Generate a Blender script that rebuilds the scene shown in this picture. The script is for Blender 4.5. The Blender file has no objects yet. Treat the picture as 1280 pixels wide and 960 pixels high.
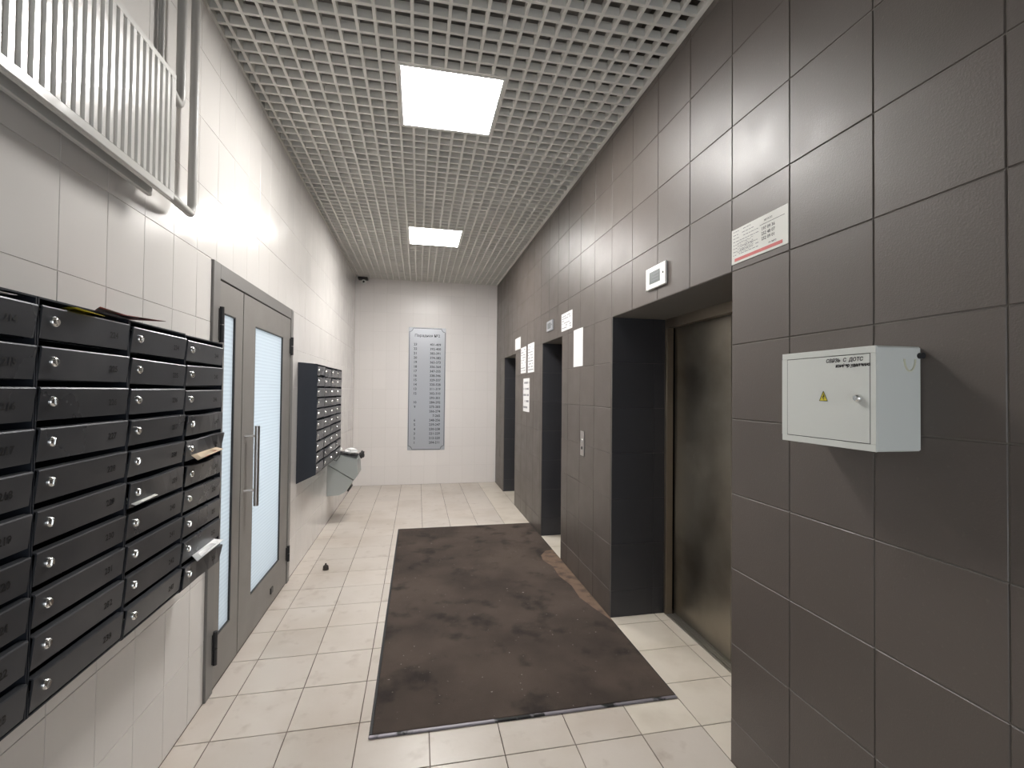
import bpy, math, random
from mathutils import Vector, Matrix
random.seed(7)
S = bpy.context.scene
COL = S.collection

# ------------------------------------------------------------------ camera
F_PX, YAW, PITCH, ROLL = 576.98, .2009, .0166, -.0104
CAMZ = 1.4735
def cam_dir(u, v, w):
    c, s = math.cos(-ROLL), math.sin(-ROLL); u, v = u*c - v*s, u*s + v*c
    c, s = math.cos(-PITCH), math.sin(-PITCH); v, w = v*c - w*s, v*s + w*c
    c, s = math.cos(YAW), math.sin(YAW)
    return Vector((u*c + w*s, -u*s + w*c, v))
cam = bpy.data.cameras.new('camera'); cam.sensor_width = 36; cam.lens = F_PX*36/1280
cam.clip_start = .02
co = bpy.data.objects.new('camera', cam); COL.objects.link(co)
m = Matrix((cam_dir(1, 0, 0), cam_dir(0, 1, 0), -cam_dir(0, 0, 1))).transposed().to_4x4()
m.translation = Vector((0, 0, CAMZ)); co.matrix_world = m
S.camera = co

# ------------------------------------------------------------------ world, exposure
w = bpy.data.worlds.new('world'); S.world = w; w.use_nodes = True
w.node_tree.nodes['Background'].inputs[0].default_value = (.5, .5, .5, 1)
w.node_tree.nodes['Background'].inputs[1].default_value = .05
S.view_settings.view_transform = 'Standard'; S.view_settings.look = 'None'
S.view_settings.gamma = 1; S.view_settings.use_curve_mapping = False
S.view_settings.exposure = 2.3
PANEL_STRENGTH = 13.0
VESTIBULE_STRENGTH = .75
ENTRANCE_STRENGTH = .8

# ------------------------------------------------------------------ dimensions
XR, XL, YB, ZC = 1.2533, -.9667, 7.44, 3.2076
YREAR, ZTOP = -1.7, 3.62

# ------------------------------------------------------------------ materials
def mat(name, color, rough=.5, metal=0, vary=0, bump=0, bscale=40, spots=None, rvary=0, rscale=6, coat=0, spec=.5,
        tint=None, tscale=3, tlo=.45, thi=.65, stretch=None):
    m = bpy.data.materials.new(name); m.use_nodes = True
    nt = m.node_tree; b = nt.nodes['Principled BSDF']
    b.inputs['Base Color'].default_value = (*color, 1)
    b.inputs['Roughness'].default_value = rough
    b.inputs['Metallic'].default_value = metal
    b.inputs['Coat Weight'].default_value = coat
    b.inputs['Specular IOR Level'].default_value = spec
    N = nt.nodes.new; L = nt.links.new
    geo = N('ShaderNodeNewGeometry')
    vec = geo.outputs['Position']
    if stretch:
        mp = N('ShaderNodeMapping'); mp.inputs['Scale'].default_value = stretch
        L(vec, mp.inputs['Vector']); vec = mp.outputs[0]
    def noise(sc, det=4, off=0):
        n = N('ShaderNodeTexNoise'); n.inputs['Scale'].default_value = sc; n.inputs['Detail'].default_value = det
        if off:
            mp = N('ShaderNodeMapping'); mp.inputs['Location'].default_value = (off, off*.7, off*.3)
            L(vec, mp.inputs['Vector']); L(mp.outputs[0], n.inputs['Vector'])
        else: L(vec, n.inputs['Vector'])
        return n
    cur = None
    def mixc(a, bcol, fac):
        mx = N('ShaderNodeMix'); mx.data_type = 'RGBA'
        if a is None: mx.inputs[6].default_value = (*color, 1)
        else: L(a, mx.inputs[6])
        mx.inputs[7].default_value = (*bcol, 1); L(fac, mx.inputs[0])
        return mx.outputs[2]
    def ramp(sock, lo, hi, mx=1):
        r = N('ShaderNodeMapRange'); r.inputs['From Min'].default_value = lo; r.inputs['From Max'].default_value = hi
        r.inputs['To Max'].default_value = mx; L(sock, r.inputs['Value']); return r.outputs[0]
    if tint:
        cur = mixc(cur, tint, ramp(noise(tscale, 5).outputs[0], tlo, thi))
    if spots:
        for (scol, ssc, lo, hi, mx) in spots:
            cur = mixc(cur, scol, ramp(noise(ssc, 6, 3.1*ssc).outputs[0], lo, hi, mx))
    if vary:
        oi = N('ShaderNodeObjectInfo'); r = N('ShaderNodeMapRange')
        r.inputs['To Min'].default_value = 1-vary; r.inputs['To Max'].default_value = 1+vary
        L(oi.outputs['Random'], r.inputs['Value'])
        h = N('ShaderNodeHueSaturation'); h.inputs['Color'].default_value = (*color, 1)
        if cur: L(cur, h.inputs['Color'])
        L(r.outputs[0], h.inputs['Value']); cur = h.outputs[0]
    if cur: L(cur, b.inputs['Base Color'])
    if rvary:
        r = N('ShaderNodeMapRange'); r.inputs['From Min'].default_value = .3; r.inputs['From Max'].default_value = .7
        r.inputs['To Min'].default_value = max(.02, rough-rvary); r.inputs['To Max'].default_value = rough+rvary
        L(noise(rscale, 5, 9).outputs[0], r.inputs['Value']); L(r.outputs[0], b.inputs['Roughness'])
    if bump:
        bp = N('ShaderNodeBump'); bp.inputs['Strength'].default_value = bump; bp.inputs['Distance'].default_value = .01
        L(noise(bscale, 3, 5).outputs[0], bp.inputs['Height']); L(bp.outputs[0], b.inputs['Normal'])
    return m

M = {}
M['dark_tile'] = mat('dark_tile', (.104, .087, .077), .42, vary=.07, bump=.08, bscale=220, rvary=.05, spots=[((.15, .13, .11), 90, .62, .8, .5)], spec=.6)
M['shaded_jamb_tile'] = mat('shaded_jamb_tile', (.040, .040, .046), .42, vary=.06, bump=.06, bscale=220, rvary=.05)  # same tile as the wall, with the reveal's shade put into its colour
M['dark_grout'] = mat('dark_grout', (.17, .155, .14), .85, bump=.2, bscale=200)
M['white_tile'] = mat('white_tile', (.74, .715, .69), .17, vary=.018, bump=.035, bscale=26, rvary=.05, coat=.2)
M['pale_grout'] = mat('pale_grout', (.68, .65, .62), .8)
M['end_tile'] = mat('end_tile', (.82, .785, .765), .30, vary=.012, bump=.03, bscale=26, rvary=0)
M['floor_tile'] = mat('floor_tile', (.60, .545, .49), .30, vary=.045, bump=.03, bscale=60, rvary=0,
                      spots=[((.44, .37, .30), 2.2, .46, .80, .65), ((.30, .23, .18), 11, .58, .82, .5)])
M['pale_floor_tile'] = mat('pale_floor_tile', (.68, .62, .54), .32, vary=.03, bump=.03, bscale=60, rvary=0,
                      spots=[((.42, .35, .27), 4, .50, .85, .6)])
M['floor_grout'] = mat('floor_grout', (.10, .075, .06), .9, tint=(.22, .18, .15), tscale=4)
M['plaster'] = mat('plaster', (.55, .54, .52), .9, bump=.1, bscale=60)
M['slab'] = mat('slab', (.30, .29, .275), .95)
M['grid_metal'] = mat('grid_metal', (.74, .725, .68), .45, vary=.03)
M['lamp_frame'] = mat('lamp_frame', (.8, .8, .78), .4)
M['mat_pile'] = mat('mat_pile', (.095, .070, .056), .95, bump=.6, bscale=500, tint=(.050, .036, .029), tscale=1.6, tlo=.38, thi=.62,
                    spots=[((.018, .013, .011), 6.5, .54, .70, .75), ((.13, .095, .075), 2.6, .58, .85, .6), ((.45, .41, .36), 48, .70, .74, .6)])
M['mat_dust'] = mat('mat_dust', (.19, .125, .088), .95, bump=.5, bscale=400, spots=[((.07, .05, .04), 12, .45, .7, .9)])
M['mat_edge'] = mat('mat_edge', (.28, .26, .29), .5, metal=.5, spots=[((.02, .02, .02), 9, .50, .56, 1)])
M['rubber'] = mat('rubber', (.02, .02, .022), .6)
M['door_paint'] = mat('door_paint', (.225, .212, .198), .42, bump=.05, bscale=150, rvary=.05)
M['door_frame_paint'] = mat('door_frame_paint', (.20, .192, .184), .40, bump=.05, bscale=150)
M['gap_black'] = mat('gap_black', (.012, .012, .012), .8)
M['steel'] = mat('steel', (.55, .53, .52), .28, metal=1)
M['chrome'] = mat('chrome', (.82, .82, .80), .16, metal=1)
M['hinge_metal'] = mat('hinge_metal', (.04, .04, .042), .4, metal=.3)
M['mailbox_metal'] = mat('mailbox_metal', (.100, .105, .116), .30, metal=.6, vary=.14, rvary=.05, rscale=3, bump=.035, bscale=9,
                         spots=[((.20, .20, .21), 3.5, .45, .85, .6)])
M['mailbox_case'] = mat('mailbox_case', (.030, .034, .044), .42, metal=.3, rvary=.08)
M['number_print'] = mat('number_print', (.008, .008, .009), .5)
M['radiator'] = mat('radiator_enamel', (.70, .69, .66), .22, bump=.10, bscale=30, coat=.3)
M['pipe'] = mat('pipe_paint', (.40, .39, .37), .40, bump=.1, bscale=40)
M['fins'] = mat('radiator_inside', (.22, .21, .20), .6)
M['lift_steel'] = mat('lift_steel', (.38, .345, .29), .42, metal=1, rvary=.12, rscale=2.2, bump=.02, bscale=30,
                      spots=[((.20, .18, .15), 2.3, .42, .68, .8), ((.46, .42, .35), 7, .62, .8, .45)])
M['lift_frame'] = mat('lift_frame', (.36, .31, .25), .48, metal=1)
M['sill'] = mat('sill_aluminium', (.50, .48, .45), .38, metal=.9, bump=.1, bscale=90)
M['box_paint'] = mat('box_paint', (.68, .70, .67), .38, bump=.03, bscale=120)
M['yellow'] = mat('yellow_sticker', (.80, .68, .05), .5)
M['ink'] = mat('ink', (.015, .015, .017), .7)
M['grey_ink'] = mat('grey_ink', (.22, .22, .24), .7)
M['plate'] = mat('sign_plate', (.44, .455, .49), .34, metal=.35)
M['plate_ink'] = mat('plate_ink', (.035, .035, .04), .6)
M['paper'] = mat('paper', (.82, .82, .82), .7)
M['paper_warm'] = mat('paper_warm', (.74, .74, .70), .6)
M['red'] = mat('red_print', (.62, .16, .15), .6)
M['white_plastic'] = mat('white_plastic', (.80, .80, .78), .35)
M['lcd'] = mat('lcd', (.22, .24, .24), .2)
M['beige_leaflet'] = mat('beige_leaflet', (.62, .50, .36), .6, spots=[((.6, .2, .12), 18, .52, .6, .8)])
M['yellow_leaflet'] = mat('yellow_leaflet', (.75, .62, .04), .5, spots=[((.35, .25, .02), 40, .5, .6, .6)])
M['dark_leaflet'] = mat('dark_leaflet', (.10, .07, .05), .5, spots=[((.35, .05, .05), 12, .5, .58, .9)])
M['bin_metal'] = mat('bin_metal', (.46, .49, .48), .42, metal=.25, rvary=.08, bump=.04, bscale=30)
M['brown'] = mat('dark_brown', (.03, .024, .02), .5)
M['cream'] = mat('cream_label', (.62, .62, .48), .6)

def emit(name, col, s):
    m = bpy.data.materials.new(name); m.use_nodes = True; nt = m.node_tree
    e = nt.nodes.new('ShaderNodeEmission'); e.inputs[0].default_value = (*col, 1); e.inputs[1].default_value = s
    nt.links.new(e.outputs[0], nt.nodes['Material Output'].inputs[0]); return m
M['diffuser'] = emit('lamp_diffuser', (1, .975, .94), PANEL_STRENGTH)
M['vest_glow'] = emit('vestibule_glow', (.92, .96, 1), VESTIBULE_STRENGTH)  # emission of the added panel behind the frosted door

M['day_glass'] = emit('daylit_frosted_glass', (.88, .94, 1), ENTRANCE_STRENGTH)

def frosted():
    m = bpy.data.materials.new('frosted_glass'); m.use_nodes = True; nt = m.node_tree; N = nt.nodes.new; L = nt.links.new
    b = nt.nodes['Principled BSDF']
    b.inputs['Base Color'].default_value = (.58, .62, .66, 1); b.inputs['Roughness'].default_value = .25
    t = N('ShaderNodeBsdfTranslucent'); t.inputs[0].default_value = (.85, .90, .93, 1)
    geo = N('ShaderNodeNewGeometry'); sep = N('ShaderNodeSeparateXYZ'); L(geo.outputs['Position'], sep.inputs[0])
    wv = N('ShaderNodeMath'); wv.operation = 'MULTIPLY'; wv.inputs[1].default_value = 300; L(sep.outputs[2], wv.inputs[0])
    sn = N('ShaderNodeMath'); sn.operation = 'SINE'; L(wv.outputs[0], sn.inputs[0])
    nz = N('ShaderNodeTexNoise'); nz.inputs['Scale'].default_value = 5; L(geo.outputs['Position'], nz.inputs['Vector'])
    ad = N('ShaderNodeMath'); ad.operation = 'MULTIPLY'; L(sn.outputs[0], ad.inputs[0]); L(nz.outputs[0], ad.inputs[1])
    bp = N('ShaderNodeBump'); bp.inputs['Strength'].default_value = .35; bp.inputs['Distance'].default_value = .004
    L(ad.outputs[0], bp.inputs['Height']); L(bp.outputs[0], b.inputs['Normal'])
    r = N('ShaderNodeMapRange'); r.inputs['From Min'].default_value = -.6; r.inputs['From Max'].default_value = .6
    r.inputs['To Min'].default_value = .62; r.inputs['To Max'].default_value = .85; L(ad.outputs[0], r.inputs['Value'])
    mx = N('ShaderNodeMixShader'); L(r.outputs[0], mx.inputs[0]); L(b.outputs[0], mx.inputs[1]); L(t.outputs[0], mx.inputs[2])
    L(mx.outputs[0], nt.nodes['Material Output'].inputs[0]); return m
M['frosted'] = frosted()

# ------------------------------------------------------------------ mesh helpers
class MB:
    def __init__(s): s.v = []; s.f = []; s.sm = []
    def add(s, vs, fs, smooth=False):
        o = len(s.v); s.v += [tuple(v) for v in vs]; s.f += [tuple(i+o for i in f) for f in fs]; s.sm += [smooth]*len(fs); return s
    def box(s, x0, x1, y0, y1, z0, z1, ch=0):
        if ch <= 0:
            vs = [(x, y, z) for x in (x0, x1) for y in (y0, y1) for z in (z0, z1)]
            return s.add(vs, [(0, 1, 3, 2), (4, 6, 7, 5), (0, 4, 5, 1), (2, 3, 7, 6), (0, 2, 6, 4), (1, 5, 7, 3)])
        c = ch; vs = []; idx = {}
        X, Y, Z = (x0, x1), (y0, y1), (z0, z1)
        for i in (0, 1):
            for j in (0, 1):
                for k in (0, 1):
                    sx, sy, sz = (c if i == 0 else -c), (c if j == 0 else -c), (c if k == 0 else -c)
                    idx[(i, j, k, 'x')] = len(vs); vs.append((X[i], Y[j]+sy, Z[k]+sz))
                    idx[(i, j, k, 'y')] = len(vs); vs.append((X[i]+sx, Y[j], Z[k]+sz))
                    idx[(i, j, k, 'z')] = len(vs); vs.append((X[i]+sx, Y[j]+sy, Z[k]))
        fs = []
        ctr = Vector(((x0+x1)/2, (y0+y1)/2, (z0+z1)/2))
        def face(ids):
            p = [Vector(vs[i]) for i in ids]; n = (p[1]-p[0]).cross(p[2]-p[0])
            mid = sum(p, Vector())/len(p)
            fs.append(tuple(ids) if n.dot(mid-ctr) > 0 else tuple(reversed(ids)))
        for i in (0, 1):
            face([idx[(i, 0, 0, 'x')], idx[(i, 1, 0, 'x')], idx[(i, 1, 1, 'x')], idx[(i, 0, 1, 'x')]])
            face([idx[(0, i, 0, 'y')], idx[(1, i, 0, 'y')], idx[(1, i, 1, 'y')], idx[(0, i, 1, 'y')]])
            face([idx[(0, 0, i, 'z')], idx[(1, 0, i, 'z')], idx[(1, 1, i, 'z')], idx[(0, 1, i, 'z')]])
            for j in (0, 1):
                face([idx[(i, j, 0, 'x')], idx[(i, j, 1, 'x')], idx[(i, j, 1, 'y')], idx[(i, j, 0, 'y')]])
                face([idx[(i, 0, j, 'x')], idx[(i, 1, j, 'x')], idx[(i, 1, j, 'z')], idx[(i, 0, j, 'z')]])
                face([idx[(0, i, j, 'y')], idx[(1, i, j, 'y')], idx[(1, i, j, 'z')], idx[(0, i, j, 'z')]])
        for a in idx:
            if a[3] == 'x': face([idx[a], idx[a[:3]+('y',)], idx[a[:3]+('z',)]])
        return s.add(vs, fs)
    def tube(s, pts, r, n=12, caps=True, smooth=True):
        pts = [Vector(p) for p in pts]; rings = []
        rr = r if isinstance(r, (list, tuple)) else [r]*len(pts)
        t0 = (pts[1]-pts[0]).normalized()
        a = t0.cross(Vector((0, 0, 1)))
        if a.length < .1: a = t0.cross(Vector((0, 1, 0)))
        a.normalize(); vs = []
        for i, p in enumerate(pts):
            d = (pts[min(i+1, len(pts)-1)]-pts[max(i-1, 0)]).normalized()
            a = (a-d*a.dot(d)).normalized(); b = d.cross(a)
            for k in range(n):
                t = 2*math.pi*k/n; vs.append(p+(a*math.cos(t)+b*math.sin(t))*rr[i])
        fs = []
        for i in range(len(pts)-1):
            for k in range(n):
                k2 = (k+1) % n; fs.append((i*n+k, i*n+k2, (i+1)*n+k2, (i+1)*n+k))
        s.add(vs, fs, smooth)
        if caps:
            s.add(vs[:n], [tuple(reversed(range(n)))]); s.add(vs[-n:], [tuple(range(n))])
        return s
    def prism(s, poly, axis, a, b):
        # poly: 2-D points in the plane perpendicular to axis ('y': (x,z); 'x': (y,z); 'z': (x,y))
        def P(p, t):
            return {'y': (p[0], t, p[1]), 'x': (t, p[0], p[1]), 'z': (p[0], p[1], t)}[axis]
        n = len(poly); vs = [P(p, a) for p in poly]+[P(p, b) for p in poly]
        ar = sum(poly[i][0]*poly[(i+1) % n][1]-poly[(i+1) % n][0]*poly[i][1] for i in range(n))
        if axis == 'y': ar = -ar
        fs = [tuple(reversed(range(n))), tuple(range(n, 2*n))]+[(i, (i+1) % n, n+(i+1) % n, n+i) for i in range(n)]
        if ar < 0: fs = [tuple(reversed(f)) for f in fs]
        return s.add(vs, fs)
    def mesh(s, name, m):
        me = bpy.data.meshes.new(name); me.from_pydata(s.v, [], s.f)
        me.polygons.foreach_set('use_smooth', s.sm); me.materials.append(M[m] if isinstance(m, str) else m); me.update(); return me
    def build(s, name, m, parent=None):
        o = bpy.data.objects.new(name, s.mesh(name, m)); COL.objects.link(o); o.parent = parent; return o

def empty(name, loc=(0, 0, 0)):
    o = bpy.data.objects.new(name, None); COL.objects.link(o); o.location = loc; o.empty_display_size = .1; return o
def tag(o, label, cat=None, group=None, kind=None):
    if label: o['label'] = label
    if cat: o['category'] = cat
    if group: o['group'] = group
    if kind: o['kind'] = kind
    return o
def rebase(mb, org):
    mb.v = [(a-org[0], b-org[1], c-org[2]) for a, b, c in mb.v]; return mb
PRINT = {'printed_lines', 'title', 'small_print', 'handwriting', 'phone_numbers', 'screen_marks', 'apartment_range', 'floor_number'}
def placed(mb, name, m, org, parent=None):
    "one mesh with its origin at org; coordinates in mb are world coordinates (parent at the world origin or None)"
    o = rebase(mb, org).build(name, m, parent); o.location = org; return o

def text_mb(txt, size, align='LEFT', shear=0, bold=0):
    cu = bpy.data.curves.new('text', 'FONT'); cu.body = txt; cu.size = size; cu.align_x = align; cu.align_y = 'CENTER'
    cu.resolution_u = 2; cu.shear = shear; cu.offset = bold
    o = bpy.data.objects.new('text', cu); COL.objects.link(o)
    bpy.context.view_layer.update()
    me = bpy.data.meshes.new_from_object(o.evaluated_get(bpy.context.evaluated_depsgraph_get()))
    vs = [tuple(v.co) for v in me.vertices]; fs = [tuple(p.vertices) for p in me.polygons]
    bpy.data.objects.remove(o); bpy.data.curves.remove(cu); bpy.data.meshes.remove(me)
    return vs, fs

# map a 2-D (u, v) sheet onto a wall; d = how far it stands off the surface
def on_left(u, v, d, X=XL): return (X+d, u, v)            # u along +Y (reads right to left for the viewer: use mirrored u)
# walls: facing viewer, text runs:  left wall -> +Y direction,  right wall -> -Y direction,  back wall -> +X
def put_text(mb, txt, size, wall, u, v, d, plane, align='LEFT', shear=0, bold=0, slope=0):
    vs, fs = text_mb(txt, size, align, shear, bold)
    out = []
    for x, y, z in vs:
        y += slope*x
        if wall == 'L': out.append((plane+d, u+x, v+y))
        elif wall == 'R': out.append((plane-d, u-x, v+y))
        else: out.append((u+x, plane-d, v+y))
    mb.add(out, fs); return mb

# ------------------------------------------------------------------ tiling
BASIS = {  # wall: (u axis, v axis, normal)
    'R': (Vector((0, -1, 0)), Vector((0, 0, 1)), Vector((-1, 0, 0))),
    'L': (Vector((0, 1, 0)), Vector((0, 0, 1)), Vector((1, 0, 0))),
    'B': (Vector((1, 0, 0)), Vector((0, 0, 1)), Vector((0, -1, 0))),
    'F': (Vector((1, 0, 0)), Vector((0, 1, 0)), Vector((0, 0, 1))),
    'N': (Vector((-1, 0, 0)), Vector((0, 0, 1)), Vector((0, 1, 0))),   # faces +Y
}
TILE_T = .0035
def tile_vf(w, h, ch, t=TILE_T):
    a, b = w/2, h/2
    vs = [(-a, -b, -t), (a, -b, -t), (a, b, -t), (-a, b, -t), (-a, -b, -ch), (a, -b, -ch), (a, b, -ch), (-a, b, -ch),
          (-a+ch, -b+ch, 0), (a-ch, -b+ch, 0), (a-ch, b-ch, 0), (-a+ch, b-ch, 0)]
    fs = [(8, 9, 10, 11), (3, 2, 1, 0)]
    for i in range(4):
        j = (i+1) % 4; fs += [(i, j, 4+j, 4+i), (4+i, 4+j, 8+j, 8+i)]
    return vs, fs
_tm = {}
def tile_mesh(w, h, ch, mname):
    k = (round(w, 4), round(h, 4), ch, mname)
    if k not in _tm:
        mb = MB(); mb.add(*tile_vf(w, h, ch)); _tm[k] = mb.mesh('tile', mname)
    return _tm[k]
def subtract(r, h):
    a, b, c, d = r; e, f, g, i = h
    if e >= b or f <= a or g >= d or i <= c: return [r]
    out = []
    if c < g: out.append((a, b, c, g))
    if i < d: out.append((a, b, i, d))
    c2, d2 = max(c, g), min(d, i)
    if a < e: out.append((a, e, c2, d2))
    if f < b: out.append((f, b, c2, d2))
    return out
def lines(p, step, lo, hi):
    k = math.ceil((lo-p)/step - 1e-6); out = [lo]
    while p+k*step < hi-.02:
        if p+k*step > lo+.02: out.append(p+k*step)
        k += 1
    return out+[hi]
def tiling(parent, wall, us, vs, plane_pt, gap, ch, mname, holes=(), wob=.0, near=None, cap=300, single=None):
    """us, vs: joint coordinates in world units along the wall's two world axes; near(c): True where tiles stay single"""
    U, V, Nn = BASIS[wall]
    cells = []
    for i in range(len(us)-1):
        for j in range(len(vs)-1):
            rs = [(us[i], us[i+1], vs[j], vs[j+1])]
            for h in holes: rs = [q for r in rs for q in subtract(r, h)]
            cells += [r for r in rs if r[1]-r[0] > .012 and r[3]-r[2] > .012]
    camp = Vector((0, 0, CAMZ)); items = []
    for r in cells:
        cu, cv = (r[0]+r[1])/2, (r[2]+r[3])/2
        if wall in 'RL': c = Vector((plane_pt, cu, cv))
        elif wall in 'BN': c = Vector((cu, plane_pt, cv))
        else: c = Vector((cu, cv, plane_pt))
        items.append((c, r[1]-r[0]-gap, r[3]-r[2]-gap))
    items.sort(key=lambda t: (0 if (near is None or near(t[0])) else 1, (t[0]-camp).length))
    field = MB(); n = 0
    for c, tw, th in items:
        ax, ay = random.gauss(0, wob), random.gauss(0, wob)
        R = Matrix((U, V, Nn)).transposed() @ Matrix.Rotation(ax, 3, 'X') @ Matrix.Rotation(ay, 3, 'Y')
        mn = mname(c) if callable(mname) else mname
        if n < cap and (near is None or near(c)):
            o = bpy.data.objects.new('tile', tile_mesh(tw, th, ch, mn)); COL.objects.link(o); o.parent = parent
            o.matrix_local = Matrix.Translation(c) @ R.to_4x4(); n += 1
        else:
            v, f = tile_vf(tw, th, ch); field.add([c+R @ Vector(p) for p in v], f)
    if field.v:
        o = field.build('tile_field', mname if isinstance(mname, str) else mname(items[-1][0]), parent); o['kind'] = 'stuff'
    return n

# ================================================================== SETTING
G = TILE_T - .0008     # grout face sits this far behind the tile face
DEPTH = .387           # depth of the lift openings
LIFTS = [(1.666, 2.858), (3.935, 4.60), (5.93, 6.73)]; ZO = 1.972

# floor
fl = MB().box(-1.3, 1.9, YREAR-.15, YB+.15, -.15, -G).build('floor', 'floor_grout'); tag(fl, 'beige square tiled lobby floor with dark joints', kind='structure')
fx = lines(.067, .3, XL, XR); fy = lines(1.86, .3, YREAR, YB)
def floor_mat(c): return 'pale_floor_tile' if c.x > .97 and c.y > 1.9 else 'floor_tile'
tiling(fl, 'F', fx, fy, 0, .0042, .0009, floor_mat, wob=.0011, near=lambda c: c.y > 1.2)
for a, b in LIFTS:
    tiling(fl, 'F', [XR, 1.567, 1.64], [a]+[y for y in fy if a+.02 < y < b-.02]+[b], 0, .004, .0009, 'pale_floor_tile', wob=.0008)

# right wall with three lift openings
wr = MB(); x0, x1 = XR+G, XR+DEPTH
ys = [YREAR]+[y for p in LIFTS for y in p]+[YB]
for i in range(0, len(ys), 2): wr.box(x0, x1, ys[i], ys[i+1], 0, ZO)
wr.box(x0, x1, YREAR, YB, ZO, ZTOP)
wr = wr.build('wall_right', 'dark_grout'); tag(wr, 'right wall of large square brown-grey tiles around three lift openings', kind='structure')
ry = [1.366+.3*k for k in range(-10, 20)]; ry = [YREAR]+[y for y in ry if YREAR+.02 < y < YB-.02]+[YB]
rz = [0]+[1.972+.3*k for k in range(-6, 5)]+[3.36]
tiling(wr, 'R', ry, rz, XR, .0034, .0016, 'dark_tile', holes=[(a, b, 0, ZO) for a, b in LIFTS], wob=.0018, near=lambda c: c.y > .3)
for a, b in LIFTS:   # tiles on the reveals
    tiling(wr, 'B', [XR+.004, XR+.304, x1], rz[:8], b-.0032, .0016, .0006, 'shaded_jamb_tile', wob=.0004)
    tiling(wr, 'N', [XR+.004, XR+.304, x1], rz[:8], a+.0032, .0016, .0006, 'shaded_jamb_tile', wob=.0004)

# left wall with the door opening
DY0, DY1, DZ = 2.425, 3.85, 2.083
wl = MB(); xa, xb = XL-.16, XL-G
wl.box(xa, xb, YREAR, DY0, 0, ZTOP); wl.box(xa, xb, DY1, YB, 0, ZTOP); wl.box(xa, xb, DY0, DY1, DZ, ZTOP)
wl = wl.build('wall_left', 'pale_grout'); tag(wl, 'left wall of glossy white vertical tiles with the radiator, mailboxes and grey door', kind='structure')
ly = lines(1.475, .2, YREAR, YB); lz = lines(.29, .3, 0, 3.36)
tiling(wl, 'L', ly, lz, XL, .0018, .0007, 'white_tile', holes=[(DY0, DY1, -1, DZ)], wob=.0012, near=lambda c: c.y > 1.25)

# back wall
wb = MB().box(XL-.16, XR+DEPTH, YB+G, YB+.16, 0, ZTOP).build('wall_back', 'pale_grout'); tag(wb, 'far end wall of pale tiles behind the apartment sign', kind='structure')
tiling(wb, 'B', lines(-.09, .2, XL, XR), lz, YB, .0022, .0006, 'end_tile', wob=.0018)
# rear wall behind the camera
r_ = MB().box(XL-.16, XR+DEPTH, YREAR-.16, YREAR, 0, ZTOP).build('wall_rear', 'plaster'); tag(r_, 'plain pale wall behind the viewer', kind='structure')

# ceiling: slab and open-cell grid with 86 mm cells
ce = MB().box(XL-.16, XR+DEPTH, YREAR-.16, YB+.16, ZTOP, ZTOP+.1).build('ceiling', 'slab'); tag(ce, 'ceiling of light grey open square grid with dark void above', kind='structure')
CELL = .6/7; GX0, GY0 = -.135, 2.485; BW, BH = .0160, .042
LIGHTS = [(GX0, GY0), (GX0, GY0+29*CELL)]
xs = [GX0+k*CELL for k in range(-20, 30) if XL+.012 < GX0+k*CELL < XR-.012]
yy = [GY0+k*CELL for k in range(-60, 70) if YREAR+.02 < GY0+k*CELL < YB-.012]
def bar(x0, x1, y0, y1):
    cx, cy = (x0+x1)/2, (y0+y1)/2
    placed(MB().box(x0, x1, y0, y1, ZC, ZC+BH, .0012), 'grid_bar', 'grid_metal', (cx, cy, ZC), ce)
E_ = .0005
for x in xs:
    segs = [(YREAR, YB-.014)]
    for lx, ly_ in LIGHTS:
        if lx+.01 < x < lx+.59:
            segs = [q for s_ in segs for q in (((s_[0], ly_-BW/2), (ly_+.6+BW/2, s_[1])) if s_[0] < ly_ < s_[1] else (s_,))]
    for a, b in segs: bar(x-BW/2, x+BW/2, a, b)
for y in yy:
    segs = [(XL+.014, XR-.014)]
    for lx, ly_ in LIGHTS:
        if ly_+.01 < y < ly_+.59: segs = [(XL+.014, lx-BW/2), (lx+.6+BW/2, XR-.014)]
    for a, b in segs:
        cx = (a+b)/2
        placed(MB().box(a, b, y-BW/2, y+BW/2, ZC+.0004, ZC+BH-.0004, .0012), 'grid_bar', 'grid_metal', (cx, y, ZC), ce)
for nm, (a, b, c, d) in {'left': (XL+.0005, XL+.014, YREAR, YB), 'right': (XR-.014, XR-.0005, YREAR, YB), 'back': (XL+.014, XR-.014, YB-.014, YB-.0005)}.items():
    t = MB().box(a, b, c, d, ZC-.002, ZC+.03).build('trim_'+nm, 'grid_metal'); tag(t, 'thin metal angle trim along the %s edge of the ceiling grid' % nm, kind='structure')

# vestibule behind the frosted door (lit side room)
v_ = MB(); V0 = XL-.16
v_.box(V0-1.5, V0-1.4, 2.0, 4.3, -.1, 2.7); v_.box(V0-1.4, V0, 1.95, 2.05, -.1, 2.7); v_.box(V0-1.4, V0, 4.25, 4.35, -.1, 2.7)
v_.box(V0-1.4, V0, 2.05, 4.25, 2.6, 2.7); v_.box(V0-1.4, V0, 2.05, 4.25, -.1, 0)
v_ = v_.build('wall_side_room', 'plaster'); tag(v_, 'walls of the lit side room behind the frosted door', kind='structure')
tag(MB().box(V0-1.398, V0-1.35, 2.35, 3.95, .3, 2.3).build('backlight_panel', 'vest_glow'), 'unseen glowing panel added in the side room to backlight the frosted door', kind='structure')  # added glowing panel, unseen itself, backlights the frosted panes
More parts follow.
